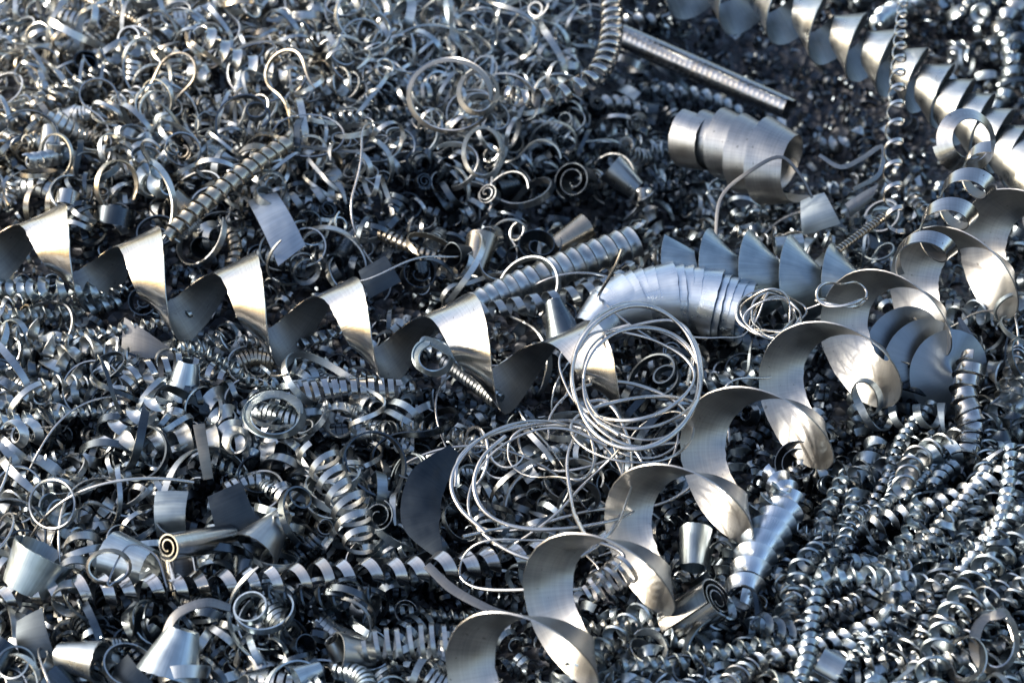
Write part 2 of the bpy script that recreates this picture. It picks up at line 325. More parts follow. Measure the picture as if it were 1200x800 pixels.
coil('upright_corkscrew', 'pale upright corkscrew standing right of the dark disc blades', 'metal chip', 'the pale upright corkscrew', 'satin',
     [(1140, 420, 86), (1130, 460, 66), (1138, 500, 48), (1130, 540, 36)], 8.5, [14, 14, 15, 15], [12, 13, 13], alpha=16, K=3, seg=26, th=2.2, crown=0.2)
coil('twisted_ribbon', 'long twisted ribbon of pointed waves running across the bottom left', 'metal ribbon', 'the long wavy twisted ribbon', 'satin',
     [(-25, 706, 36), (60, 694, 38), (160, 690, 40), (300, 681, 40), (420, 672, 38), (520, 665, 40), (610, 652, 42), (680, 640, 44), (735, 634, 40)], 27, [10, 13, 11, 14, 11, 13, 10], [9, 12, 10, 13, 9], alpha=30, rag=0.2, K=3, seg=24,
     axis=P(260, 0, -80) - P(0, 0, 0), wob=0.6)
coil('beaded_coil', 'tight beaded coil curving down from the top edge like a tail', 'metal coil', 'the beaded tail coil', 'satin',
     [(714, -30, 80), (717, 35, 82), (703, 82, 94), (668, 106, 100), (622, 116, 98), (582, 108, 90)], 19, [14, 15, 15, 13, 12], [10, 10, 10, 8], K=3, seg=24, crown=0.25)
coil('rope_twist', 'rope like twisted strand slanting up left of the streaked plate', 'metal chip', 'the rope like strand', 'straw',
     [(196, 276, 64), (240, 238, 76), (292, 198, 86), (340, 166, 86)], 14, [9, 11, 12, 11], [11, 12, 12], K=3, seg=24, crown=0.3, th=2)
coil('tapered_spring', 'blue white tapered corkscrew below the lower leaves of the great screw', 'metal chip', 'the tapered blue corkscrew', 'fluted',
     [(908, 556, 40), (922, 590, 46), (905, 618, 52), (884, 655, 54), (866, 706, 50)], 11, [9, 15, 19, 18, 14], [14, 17, 17, 14], alpha=-22, K=4, seg=28, th=2.2, crown=0.25, wob=0.3)
coil('open_spring', 'open horizontal spring at the bottom edge left of the great screw', 'metal coil', 'the open bottom spring', 'steel', [(428, 756, 26), (500, 752, 30), (575, 752, 32)], 11, [15, 18, 16], 4.5, K=2, seg=26, wob=0.4, rag=0.12)
coil('upright_coil', 'loose upright ribbon coil left of the dark crescent plate', 'metal coil', 'the loose upright coil', 'steel', [(372, 528, 70), (388, 560, 62), (412, 600, 52), (422, 650, 40)], 7, [20, 18, 19, 15], [6, 7, 6], alpha=-20, wob=0.4, rag=0.15, K=3, seg=32)
coil('flat_coil', 'dense pale coil lying flat under the zigzag ribbon', 'metal coil', 'the dense pale coil', 'satin', [(338, 466, 40), (400, 456, 42), (468, 456, 40)], 12, [17, 14, 13], [5, 7, 6], K=2, seg=26, wob=0.5, rag=0.12)
coil('arched_coil', 'open thin coil arching round a dark gap at the left', 'metal coil', 'the arched open coil', 'satin', [(158, 520, 34), (138, 490, 40), (142, 454, 46), (178, 434, 50), (225, 430, 50), (262, 446, 46)], 12, [13, 16, 15, 12], [5, 7, 6], alpha=-10, K=2, seg=28, wob=0.5, rag=0.15)
coil('glassy_spring', 'small shiny spring caught inside the lowest loops of the great screw', 'metal coil', None, 'wire', [(688, 694, 56), (706, 684, 62), (735, 664, 66)], 5.5, [12, 14, 17], 4, K=2, seg=28)
coil('straw_spring', 'fine straw coloured spring behind the left of the ribbed straight coil', 'metal coil', None, 'straw', [(448, 274, 26), (486, 292, 28), (522, 306, 26)], 12, [9, 6, 5], 4, K=2, seg=20)
coil('straw_spring', 'small brownish spring tucked under the third zigzag hump', 'metal coil', None, 'straw', [(280, 424, 30), (300, 418, 32), (326, 422, 30)], 9, 11, 3.4, K=2, seg=20)
coil('straw_spring', 'upright brownish beaded spring left of the streaked plate', 'metal coil', None, 'straw', [(272, 274, 30), (276, 295, 26), (270, 316, 18)], 6, 8, 5, K=2, seg=20)
coil('dark_spring', 'dark fine spring poking from under the fifth zigzag hump', 'metal coil', None, 'steel', [(522, 424, 52), (552, 445, 50), (584, 470, 46)], 16, 9, 3.6, K=2, seg=20)
coil('thin_screw', 'very thin brownish screw slanting beside the foot of the zigzag wire', 'metal chip', None, 'straw', [(975, 298, 92), (1005, 276, 96), (1042, 250, 100)], 20, 4, 3, K=1, seg=14, th=1.6)
coil('threaded_rod_chip', 'fine threaded curved rod chip at the top left edge', 'metal chip', 'the threaded curved rod', 'straw', [(85, -8, 70), (120, 8, 74), (160, 25, 74), (178, 48, 68)], 26, 5, 3.6, K=2, seg=18, crown=0.2)

# rolled cones
def cone(label, land, mat, a, b, ra, rb, turns=1.35, phase=150, name='cone_chip', lip=0.0):
    A, B = P(*a), P(*b); L = np.linalg.norm(B - A); al = math.degrees(math.atan2((rb - ra) * S, L)); mid = (A + B) / 2; T = (B - A) / L
    rm = (ra + rb) / 2
    return obj(name, helix([mid - T * S, mid + T * S], turns, [rm * 0.93, rm * 1.05], math.hypot(L / S, rb - ra), alpha=al, phase=phase, K=5, seg=40, th=1.4, rag=0.10, edge=0.03), mat, label, 'metal cone', 'rolled cone chips', land)
cone('blue streaked cone standing at the bottom edge like an upturned cup', 'the upturned cup cone', 'blue', (214, 738, 62), (196, 792, 34), 15, 31)
cone('wide pale cone at the lower left with a blue right flank', 'the wide pale cone', 'blue', (30, 690, 34), (54, 646, 62), 23, 33)
cone('small bright frustum leaning in the dark hollow above the ribbed coil', 'the bright frustum in the hollow', 'steel', (746, 222, -14), (716, 196, 6), 12, 20)
cone('striped flaring cone lying open toward the left of the wavy ribbon', 'the striped flaring cone', 'steel', (333, 602, 40), (296, 648, 36), 8, 27)
cone('olive toned little cone above the ribbed straight coil', 'the little olive cone', 'straw', (556, 318, 6), (566, 280, 20), 14, 19)
cone('dark fluted cone standing right under the ribbed straight coil', 'the dark fluted cone', 'dark', (648, 352, 66), (662, 400, 36), 9, 22)
cone('pale split cone standing near the left edge at the top', 'the pale split cone', 'steel', (58, 150, 66), (62, 192, 44), 9, 20)
cone('short ringed cone on the far side of the ribbed coil', None, 'straw', (652, 290, 10), (690, 266, 24), 13, 18)
cone('low cone lying with its mouth open at the bottom left edge', 'the open mouthed low cone', 'steel', (70, 768, 34), (118, 776, 40), 12, 20)
cone('blue shaded cone behind the looped wires above the wavy ribbon', None, 'blue', (130, 652, 34), (176, 668, 36), 26, 20)
cone('small bluish cone right of the second lowest screw loop', None, 'blue', (815, 620, 40), (812, 665, 26), 16, 13)

# rolled sheets with a visible scroll at the end
def scroll(label, land, mat, a, b, r0, r1, turns, name='rolled_sheet', phase=0, hand=1, cat='metal scroll'):
    A, B = P(*a), P(*b); T = nrm(B - A); L = np.linalg.norm(B - A) / S; mid = (A + B) / 2
    return obj(name, helix([mid - T * S * 0.6, mid + T * S * 0.6], turns, [r0, r1], L, K=3, seg=36, phase=phase, hand=hand, th=1.5), mat, label, cat, 'rolled scroll chips', land)
scroll('thick rolled scroll at bottom right of the great screw, spiral end showing', 'the thick rolled scroll', 'satin', (790, 736, 22), (842, 702, 66), 6, 24, 3.0, phase=40)
scroll('small bright roll with a curled end above the wavy ribbon', 'the small bright roll', 'satin', (196, 640, 88), (268, 628, 38), 4, 15, 2.2, phase=120)
scroll('upright pale half roll under the small bright roll', None, 'satin', (206, 640, 60), (214, 690, 32), 15, 19, 0.8, phase=20)
scroll('pale tube at the right edge below the screw', 'the pale tube at the right edge', 'steel', (1172, 486, 40), (1222, 446, 48), 12, 16, 1.8)
scroll('dark small tube in the gap right of the shell shaped roll', None, 'blue', (908, 288, 36), (940, 284, 38), 9, 12, 1.6)
def spiral(label, land, mat, c, r, wd, turns, tilt=(0, 0), phase=0, hand=1, cone=0.0):
    """clock spring chip: flat spiral whose open side faces along tilt (degrees: right, up) from the camera"""
    C = P(*c); d = nrm(TOCAM + RT * math.tan(R(tilt[0])) + UPV * math.tan(R(tilt[1])))
    return obj('spiral_chip', helix([C - d * S * (1 + cone), C + d * S * (1 + cone)], turns * 0.75, [4, r * 0.6, r * 0.9, r], wd, K=2, seg=36, rag=0.12, edge=0.03, up=UPV, phase=phase, hand=hand, th=1.2), mat, label, 'metal spiral', 'clock spring spiral chips', land)
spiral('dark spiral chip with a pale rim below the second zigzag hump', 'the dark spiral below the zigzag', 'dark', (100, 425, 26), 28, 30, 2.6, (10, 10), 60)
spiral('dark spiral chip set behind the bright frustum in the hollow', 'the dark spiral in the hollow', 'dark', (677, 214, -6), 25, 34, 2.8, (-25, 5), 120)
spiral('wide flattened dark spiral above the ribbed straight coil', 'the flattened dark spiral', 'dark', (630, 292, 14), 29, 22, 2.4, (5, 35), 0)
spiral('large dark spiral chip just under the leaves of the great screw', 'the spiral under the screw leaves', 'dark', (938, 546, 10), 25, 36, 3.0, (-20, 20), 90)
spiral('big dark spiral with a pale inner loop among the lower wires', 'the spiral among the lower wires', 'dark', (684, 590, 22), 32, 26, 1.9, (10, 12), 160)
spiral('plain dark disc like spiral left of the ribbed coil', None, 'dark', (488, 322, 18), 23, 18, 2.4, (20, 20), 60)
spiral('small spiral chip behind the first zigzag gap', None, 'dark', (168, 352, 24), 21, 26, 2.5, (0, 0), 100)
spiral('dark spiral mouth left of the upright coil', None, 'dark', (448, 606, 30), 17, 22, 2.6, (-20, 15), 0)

# sheets and flakes: bent pieces of plate
def plate(name, label, land, mat, q, bend=0.0, nseg=14, K=6, notch=0.0):
    """four corners a b c d (picture points with heights); a-b and d-c are the ends; bent up by bend px in the middle"""
    a, b, c, d = [P(*x) for x in q]
    t = np.linspace(0, 1, nseg)[:, None]; E0 = a + (d - a) * t; E1 = b + (c - b) * t
    C = (E0 + E1) / 2; Wd = E1 - E0; hw = np.linalg.norm(Wd, axis=1) / 2; W = nrm(Wd); N = nrm(np.cross(W, tangents(C)))
    N = N * np.sign((N @ TOCAM)[:, None]); C = C + N * (np.sin(t * math.pi) * bend * S)
    G = tangents(C); N = nrm(np.cross(W, G)); N = N * np.sign((N @ TOCAM)[:, None])
    hw = hw * (1 + notch * np.sin(t[:, 0] * 23) * 0.5)
    return obj(name, MB().ribbon(C, W, N, hw, 1.6 * S, K, 0.06), mat, label, 'metal plate', None, land)
plate('streaked_plate', 'bright streaked rectangular plate bent above the zigzag ribbon', 'the streaked plate', 'fluted', [(290, 236, 62), (324, 226, 66), (358, 288, 48), (326, 312, 42)], 9)
plate('bent_sheet', 'cream triangular sheet wedged under the second zigzag hump', 'the cream wedged sheet', 'satin', [(146, 372, 58), (142, 420, 34), (205, 422, 30), (200, 408, 40)], 5)
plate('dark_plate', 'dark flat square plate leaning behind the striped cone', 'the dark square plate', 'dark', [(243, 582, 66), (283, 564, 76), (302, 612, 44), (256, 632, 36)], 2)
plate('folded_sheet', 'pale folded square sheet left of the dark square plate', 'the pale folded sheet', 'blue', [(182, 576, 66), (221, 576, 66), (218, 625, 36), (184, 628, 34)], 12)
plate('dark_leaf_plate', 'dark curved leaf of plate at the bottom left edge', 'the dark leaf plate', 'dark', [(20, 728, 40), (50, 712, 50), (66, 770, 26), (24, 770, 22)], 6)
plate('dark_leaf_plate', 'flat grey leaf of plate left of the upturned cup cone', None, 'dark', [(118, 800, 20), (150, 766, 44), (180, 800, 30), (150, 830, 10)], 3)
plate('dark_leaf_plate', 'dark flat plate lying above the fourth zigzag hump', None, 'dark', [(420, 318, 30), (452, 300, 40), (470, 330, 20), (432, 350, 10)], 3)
plate('bent_sheet', 'bluish bent sheet in the gap right of the shell shaped roll', None, 'blue', [(938, 236, 60), (966, 226, 70), (985, 262, 50), (940, 276, 34)], 8)
plate('bent_sheet', 'grey leaf shaped sheet right of the shell shaped roll', None, 'satin', [(990, 240, 60), (1030, 216, 72), (1020, 236, 62), (996, 254, 50)], 5)
plate('pale_shard', 'pointed white shard standing right of the dark disc blades', None, 'satin', [(1122, 372, 60), (1126, 372, 60), (1152, 408, 36), (1128, 412, 30)], 2)
plate('bent_sheet', 'straw coloured strip standing left of the arched open coil', None, 'straw', [(226, 498, 70), (240, 496, 70), (250, 560, 34), (238, 562, 34)], 5)
# dark crescent
def arc_plate(name, label, land, mat, pts, wds, lean, bend=0):
    C = spline(W3(pts), 30); T = tangents(C); side = nrm(np.cross(T, TOCAM)); side = nrm(side + TOCAM * lean); side = nrm(side - T * np.sum(side * T, 1, keepdims=True))
    N = np.cross(side, T); hw = interp(wds, np.linspace(0, 1, 30)) * S / 2
    return obj(name, MB().ribbon(C, side, N, hw, 1.6 * S, 5, 0.08), mat, label, 'metal plate', None, land)
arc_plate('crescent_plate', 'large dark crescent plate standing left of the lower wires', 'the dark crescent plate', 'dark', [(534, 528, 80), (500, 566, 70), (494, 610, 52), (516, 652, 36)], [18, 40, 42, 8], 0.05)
arc_plate('curved_strip', 'bent bright strip arching under the lower wires toward the screw', None, 'satin', [(500, 662, 50), (530, 690, 46), (570, 712, 42), (600, 722, 36)], [9, 10, 9, 7], 0.6)
arc_plate('curved_strip', 'long bright strip arching above the upturned cup cone', None, 'satin', [(188, 762, 60), (205, 722, 74), (240, 706, 78), (270, 712, 66)], [8, 10, 10, 8], 0.8)
arc_plate('curved_strip', 'thin strip arching before the shell shaped roll', None, 'satin', [(838, 288, 60), (845, 232, 84), (880, 200, 106), (915, 184, 112), (938, 206, 100), (952, 232, 84)], [3, 4, 4.5, 4.5, 4, 3], 0.5)
arc_plate('curved_strip', 'wavy dark strip right of the shell shaped roll', None, 'steel', [(960, 182, 70), (985, 196, 66), (1010, 186, 70), (1034, 172, 76), (1030, 204, 66), (1000, 222, 60)], [5, 6, 6, 6, 6, 5], 0.3)

# nest of wires
def wire(label, land, cx, cy, rx, ry, turns, h, rw=1.5, wander=0.16, ph=0.0, drift=(0, 0), tail=None, seed=0):
    q = np.random.default_rng(seed); n = max(int(turns * 14), 12); t = np.linspace(0, 1, n); a = ph + 2 * math.pi * turns * t
    k = [q.normal(0, wander, 4) for _ in range(4)]
    def wn(c): return 1 + c[0] * np.sin(a * 0.5 + c[1] * 9) + c[2] * np.sin(a * 1.37 + c[3] * 9)
    X = cx + rx * np.cos(a) * wn(k[0]) + drift[0] * (t - 0.5); Y = cy + ry * np.sin(a) * wn(k[1]) + drift[1] * (t - 0.5)
    Z = h + 10 + 20 * np.sin(a * 0.7 + k[2][0] * 20) + 8 * np.sin(a * 1.9)
    pts = [P(x, y, z) for x, y, z in zip(X, Y, Z)]
    if tail: pts += W3(tail)
    C = spline(pts, n * 7); m = len(C); u = np.linspace(0, turns * 9, m)      # kinks and thick and thin stretches
    C = C + S * np.stack([1.1 * np.sin(u * 1.7 + seed) + 0.6 * np.sin(u * 4.3), 1.1 * np.sin(u * 1.3 + 2 * seed), 3 * np.sin(u * 2.1 + seed)], 1)
    return obj('wire', MB().tube(C, rw * S * (1 + 0.28 * np.sin(u * 0.9 + seed) + 0.1 * np.sin(u * 5)), 7, tone=q.random()), 'wire', label, 'wire', 'wires of the tangled nest', land)
wire('outermost thick wire loop of the round nest beside the fluted elbow', 'the round wire nest', 746, 440, 76, 82, 2.1, 116, 2.2, 0.03, 0.4, seed=1)
wire('wire wound in three slack loops within the round nest', None, 752, 446, 68, 64, 2.4, 108, 1.9, 0.07, 2.0, seed=2)
wire('wire loop crossing the round nest from its upper left', None, 738, 430, 70, 52, 1.5, 112, 1.8, 0.12, 3.6, (30, -20), seed=3)
wire('wire sweeping low under the round nest toward the screw', None, 744, 500, 82, 44, 1.6, 80, 1.8, 0.12, 2.8, (40, 10), tail=[(850, 455, 120), (905, 440, 110)], seed=5)
wire('wire trailing from the nest to the crescent plate in one wide arch', None, 660, 560, 112, 66, 1.15, 84, 1.9, 0.05, 3.0, seed=6)
wire('wire looping widely over the lower dark spiral', None, 640, 575, 98, 78, 1.5, 76, 1.8, 0.08, 2.2, (30, 20), seed=7)
wire('wire lying along the wavy ribbon under the lower loops', None, 612, 660, 88, 36, 1.4, 58, 1.6, 0.16, 4.0, (40, 0), seed=9)
wire('thin wire wound in the small bundle by the three fins', None, 900, 366, 36, 26, 3.3, 78, 1.2, 0.16, 0.2, seed=10)
wire('second thin wire in the small bundle by the three fins', None, 906, 372, 28, 24, 3.3, 84, 1.2, 0.18, 2.6, tail=[(872, 392, 80), (842, 398, 78), (810, 392, 80)], seed=11)
wire('slack wire knot on the top leaf edge of the great screw', None, 985, 346, 30, 13, 1.4, 158, 1.6, 0.10, 0.2, tail=[(968, 350, 150), (945, 364, 130)], seed=12)
wire('thin wire ring low among the lower loops of the nest', None, 655, 540, 50, 40, 1.1, 72, 1.5, 0.16, 5.0, seed=13)
wire('wire hanging from the nest down past the lower spiral', None, 700, 560, 34, 74, 1.2, 84, 1.8, 0.12, 4.4, (0, 30), seed=14)

# large flat rings in the tangle at the top left
def loop(label, land, mat, cx, cy, rx, ry, turns, h, wd, ph=0.0, tail=(), head=(), lean=1.25, seed=0):
    q = np.random.default_rng(seed); n = max(int(turns * 16), 10); t = np.linspace(0, 1, n); a = ph + 2 * math.pi * turns * t
    X = cx + rx * np.cos(a) * (1 - 0.10 * t); Y = cy + ry * np.sin(a) * (1 - 0.08 * t); Z = h + 14 * np.sin(a + q.random() * 6) + 10 * t
    pts = list(head) + list(zip(X, Y, Z)) + list(tail)
    C = spline(W3(pts), len(pts) * 8); T = tangents(C); s0 = nrm(np.cross(T, TOCAM)); ang = lean + 0.45 * np.sin(np.linspace(0, 2.2 * turns, len(C)) + q.random() * 6)
    W = nrm(np.cos(ang)[:, None] * s0 + np.sin(ang)[:, None] * TOCAM); W = nrm(W - T * np.sum(W * T, 1, keepdims=True)); N = np.cross(W, T)
    return obj('ribbon_loop', MB().ribbon(C, W, N, wd * S / 2 * np.interp(np.linspace(0, 1, len(C)), [0, .06, .94, 1], [.4, 1, 1, .4]), 1.5 * S, 2, 0.1), mat, label, 'metal ribbon', 'large ribbon loops', land)
loop('large ribbon loop standing among the tangle at upper left', 'the large upper left loop', 'satin', 312, 84, 50, 36, 1.2, 84, 7, 3.6, tail=[(330, 70, 90), (315, 42, 96)], seed=1)
loop('wide round ribbon ring in the tangle at top centre', 'the wide top centre ring', 'satin', 528, 112, 52, 44, 1.5, 90, 8, 3.3, seed=2)
loop('smaller ribbon ring inside the wide top centre ring', None, 'satin', 560, 108, 24, 26, 1.7, 96, 7, 0.5, seed=3)
loop('ring of ribbon hanging below the wide top centre ring', None, 'steel', 566, 178, 24, 30, 1.2, 60, 6, 5.0, seed=4)
loop('thin dark ring left of the rope like strand', None, 'steel', 84, 226, 26, 22, 1.6, 60, 5, 1.0, seed=5)
loop('long ribbon bow above the streaked plate', 'the ribbon bow', 'satin', 362, 160, 44, 26, 0.9, 76, 7, 3.4, tail=[(410, 178, 70), (440, 172, 70)], seed=6)
loop('curled strap loop behind the wavy ribbon at lower left', 'the curled strap loop', 'satin', 128, 664, 26, 20, 1.1, 72, 7, 1.0, tail=[(150, 640, 80), (182, 650, 72), (196, 688, 56)], seed=7)
loop('round strap lying at the left above the wide pale cone', None, 'steel', 62, 590, 28, 30, 1.1, 60, 7, 0.2, seed=8)
loop('ribbon bow on the left flank of the fifth zigzag hump', None, 'blue', 508, 418, 22, 20, 1.4, 96, 13, 2.0, tail=[(538, 420, 92), (544, 434, 84)], lean=1.35, seed=9)
loop('broad ribbon knot right of the arched open coil', 'the broad ribbon knot', 'blue', 322, 486, 34, 26, 1.8, 60, 12, 1.2, lean=1.35, seed=10)
loop('bright strap ring in the bottom right corner', 'the bright corner straps', 'satin', 1166, 752, 26, 34, 1.3, 60, 11, 3.0, tail=[(1180, 720, 60), (1196, 770, 50)], lean=1.3, seed=11)
loop('open strap curl beside the bright corner straps', None, 'satin', 1132, 772, 22, 26, 1.2, 56, 10, 1.0, lean=1.3, seed=12)

# ------------------------------------------------------------------ the countless smaller chips
X1 = np.array([1.0, 0, 0])
def local_path(L, bend, q):
    a = np.linspace(-0.5, 0.5, 5); b = bend * L * (a ** 2 * 4) ; c = q.normal(0, 0.05) * L * np.sin(a * 5)
    return np.stack([a * L, b, c], 1) * S
def mk_curl(q):                                   # short open curl of ribbon
    r = q.uniform(10, 19); t = q.uniform(1.1, 2.6); w = q.uniform(4, 9)
    return helix(local_path(r * t * q.uniform(0.5, 1.1), 0.1, q), t, [r * q.uniform(.6, 1), r], w, alpha=q.uniform(-25, 25), K=2, seg=22, phase=q.uniform(0, 360), hand=1, th=1.3, tone=q.random(), ends=0.1)
def mk_cork(q):                                   # twisted corkscrew
    r = q.uniform(8, 12.5); n = q.integers(4, 11); p = r * q.uniform(1.5, 2.2)
    return helix(local_path(n * p, q.uniform(-0.25, 0.25), q), n, [r * .7, r, r * .9, r * .8], p * q.uniform(.42, .62), alpha=q.uniform(24, 46) * q.choice([-1, 1]), K=3, seg=22, th=1.7, crown=0.14, tone=q.random(), wob=0.35, rag=0.12, ends=0.3)
def mk_spring(q):                                 # close coiled spring
    r = q.uniform(7, 13); n = q.integers(6, 14); p = r * q.uniform(.45, .75)
    return helix(local_path(n * p, q.uniform(-0.45, 0.45), q), n, [r * .8, r, r], p * q.uniform(.55, .9), K=1, seg=18, th=1.4, tone=q.random(), crown=0.2)
def curl_curve(q, L, rad, tors, flips=0.25, step=2.0, flat=0.0):
    n = int(L / step); T = np.array([1.0, 0, 0]); B = np.array([0, 0, 1.0]); p = np.zeros(3); out = []; bs = []
    k = 1 / rad; tk = k; sg = 1; tt = 0
    for i in range(n):
        if q.random() < step / 60: tk = sg / (rad * q.uniform(.5, 2.2)); tt = q.normal(0, tors)
        if q.random() < step / 60 * flips: sg = -sg
        k += (tk - k) * 0.15
        Nn = np.cross(B, T); T = T + Nn * k * step; T /= np.linalg.norm(T)
        B = B + Nn * tt * step; B -= T * (B @ T); B /= np.linalg.norm(B)
        p = p + T * step; out.append(p); bs.append(B)
    C = np.array(out); C -= C.mean(0); return C * S, np.array(bs)
def mk_tangle(q, rad=None, wd=None, L=None):      # long loose curly ribbon
    rad = rad or q.uniform(12, 32); L = L or q.uniform(130, 340); C, B = curl_curve(q, L, rad, 0.018)
    G = tangents(C); B = nrm(B - G * np.sum(B * G, 1, keepdims=True)); N = np.cross(B, G); n = len(C)
    return MB().ribbon(C, B, N, (wd or q.uniform(3.4, 7)) * S / 2 * np.interp(np.linspace(0, 1, n), [0, .08, .92, 1], [.3, 1, 1, .3]), 1.4 * S, 1, 0.0, tone=q.random())
def mk_cone(q):
    r0, r1, L = q.uniform(7, 11), q.uniform(15, 21), q.uniform(28, 42)
    return helix(np.array([-X1, X1]) * S, q.uniform(1.1, 1.9), [(r0 + r1) / 2 * .92, (r0 + r1) / 2 * 1.06], math.hypot(L, r1 - r0), alpha=math.degrees(math.atan2(r1 - r0, L)), K=3, seg=28, th=1.3, tone=q.random(), rag=0.05)
def mk_spiral(q):
    r = q.uniform(13, 22)
    return helix(np.array([-X1, X1]) * S * q.uniform(1, 5), q.uniform(1.8, 2.8), [3, r * .6, r * .9, r], q.uniform(14, 26), K=1, seg=26, th=1.4, tone=q.random())
def mk_shard(q):                                  # bent flake
    r = q.uniform(14, 40); a = np.radians(q.uniform(40, 110)); n = 9; t = np.linspace(-a / 2, a / 2, n)
    C = np.stack([np.sin(t) * r, 0 * t + q.uniform(-.3, .3) * t * r, np.cos(t) * r - r], 1) * S
    G = tangents(C); W = np.repeat([[q.uniform(-.4, .4), 1, 0]], n, 0); W = nrm(W - G * np.sum(W * G, 1, keepdims=True)); N = np.cross(W, G)
    return MB().ribbon(C, W, N, q.uniform(8, 18) * S / 2 * interp([q.uniform(.3, 1), 1, q.uniform(.5, 1)], np.linspace(0, 1, n)), 1.4 * S, 3, 0.1, tone=q.random())
def mk_wire(q):
    C, B = curl_curve(q, q.uniform(160, 330), q.uniform(24, 50), 0.02, step=4.0); return MB().tube(C, 1.3 * S, 5, tone=q.random())
def mk_strand(q):                                 # long thin corkscrew strand
    r = q.uniform(6.5, 9); n = q.integers(11, 18); p = r * q.uniform(1.5, 2.1)
    return helix(local_path(n * p, q.uniform(-0.18, 0.18), q), n, [r * .7, r, r * .9, r, r * .75], p * q.uniform(.42, .58), alpha=q.uniform(26, 46) * q.choice([-1, 1]), K=3, seg=20, th=1.7, crown=0.14, ends=0.3, tone=q.random(), wob=0.4, rag=0.12)
def mk_thin(q): return mk_tangle(q, q.uniform(9, 22), q.uniform(2.6, 4.6), q.uniform(130, 300))   # thin curly ribbon
KINDS = {   # name: maker, variants, category, group, wording
    'curled_chip': (mk_curl, 22, 'metal curl', 'short curled chips of the heap', 'short ribbon curl'),
    'corkscrew_chip': (mk_cork, 22, 'metal chip', 'corkscrew chips of the heap', 'corkscrew chip'),
    'corkscrew_strand': (mk_strand, 16, 'metal chip', 'long corkscrew strands of the heap', 'long corkscrew strand'),
    'coil_chip': (mk_spring, 14, 'metal coil', 'spring like coils of the heap', 'spring like coil'),
    'curly_ribbon': (mk_tangle, 30, 'metal ribbon', 'loose curly ribbons of the heap', 'loose curly ribbon'),
    'thin_ribbon': (mk_thin, 30, 'metal ribbon', 'thin curly ribbons of the heap', 'thin curly ribbon'),
    'rolled_chip': (mk_cone, 9, 'metal cone', 'small rolled cone chips', 'small rolled cone'),
    'scroll_chip': (mk_spiral, 9, 'metal spiral', 'small scroll chips', 'small scroll chip'),
    'flake': (mk_shard, 14, 'metal flake', 'bent flakes of the heap', 'bent flake'),
    'thin_wire': (mk_wire, 8, 'wire', 'loose thin wires of the heap', 'loose thin wire'),
}
q = np.random.default_rng(21)
PROTO = {}
for nm, (fn, nv, *_r) in KINDS.items():
    for i in range(nv):
        mb_ = fn(q); PROTO.setdefault(nm, []).append((nm, mb_))
# what lies where: (x, y, reach) and the mix of kinds
REG = [((250, 60), 240, dict(thin_ribbon=9, curly_ribbon=3, curled_chip=4, coil_chip=.7, flake=.4, corkscrew_chip=.5), ('silver', 'silver', 'steel', 'steel', 'silver', 'straw'), .95),
       ((560, 80), 170, dict(thin_ribbon=9, curly_ribbon=5, curled_chip=4, flake=.4), ('silver', 'steel', 'silver', 'blue'), 1.0),
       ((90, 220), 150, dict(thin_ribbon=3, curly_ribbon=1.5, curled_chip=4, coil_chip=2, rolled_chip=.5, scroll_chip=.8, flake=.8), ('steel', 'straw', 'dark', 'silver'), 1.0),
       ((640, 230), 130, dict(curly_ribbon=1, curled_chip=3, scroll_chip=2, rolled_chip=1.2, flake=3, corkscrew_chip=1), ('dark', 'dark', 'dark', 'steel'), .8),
       ((900, 130), 230, dict(curled_chip=5, flake=3, corkscrew_chip=3, curly_ribbon=1), ('dark', 'steel', 'blue', 'dark'), .75),
       ((1130, 60), 160, dict(curled_chip=5, flake=3, corkscrew_chip=3), ('blue', 'steel', 'dark'), .75),
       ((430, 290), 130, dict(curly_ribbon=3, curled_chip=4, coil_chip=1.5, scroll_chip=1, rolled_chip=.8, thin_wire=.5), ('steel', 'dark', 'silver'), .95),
       ((120, 420), 170, dict(curled_chip=6, corkscrew_chip=5, coil_chip=1, flake=.7), ('silver', 'steel', 'blue'), .85),
       ((330, 510), 180, dict(curled_chip=8, curly_ribbon=1.5, thin_ribbon=2, corkscrew_chip=1.5, coil_chip=1), ('blue', 'silver', 'steel'), .95),
       ((120, 600), 150, dict(curly_ribbon=3, curled_chip=3, thin_wire=1.5, flake=.7, rolled_chip=.5, thin_ribbon=2), ('steel', 'dark', 'silver'), .95),
       ((250, 760), 220, dict(rolled_chip=1.0, curled_chip=4, curly_ribbon=2, coil_chip=1.5, scroll_chip=1, flake=2), ('steel', 'dark', 'blue', 'silver'), .95),
       ((470, 560), 150, dict(curled_chip=5, curly_ribbon=3, scroll_chip=1.2, coil_chip=1), ('steel', 'dark', 'blue'), 1.0),
       ((650, 520), 150, dict(curled_chip=3, thin_wire=3, flake=1, curly_ribbon=2), ('dark', 'steel', 'silver'), 1.0),
       ((660, 760), 150, dict(curled_chip=6, corkscrew_chip=4, flake=2), ('blue', 'steel', 'dark'), .75),
       ((930, 700), 210, dict(corkscrew_chip=6, curled_chip=2, curly_ribbon=1.2, thin_ribbon=1.5, scroll_chip=.6), ('blue', 'steel', 'dark', 'blue'), .9),
       ((1120, 620), 190, dict(corkscrew_chip=9, curled_chip=1.2, thin_ribbon=1, rolled_chip=.4), ('blue', 'steel', 'blue', 'dark'), .9),
       ((1000, 560), 90, dict(corkscrew_chip=6, curled_chip=4), ('dark', 'steel', 'dark'), .8),
       ((1150, 400), 140, dict(curled_chip=3, curly_ribbon=3, corkscrew_chip=3, thin_wire=1, flake=1), ('steel', 'dark', 'blue'), 1.0)]
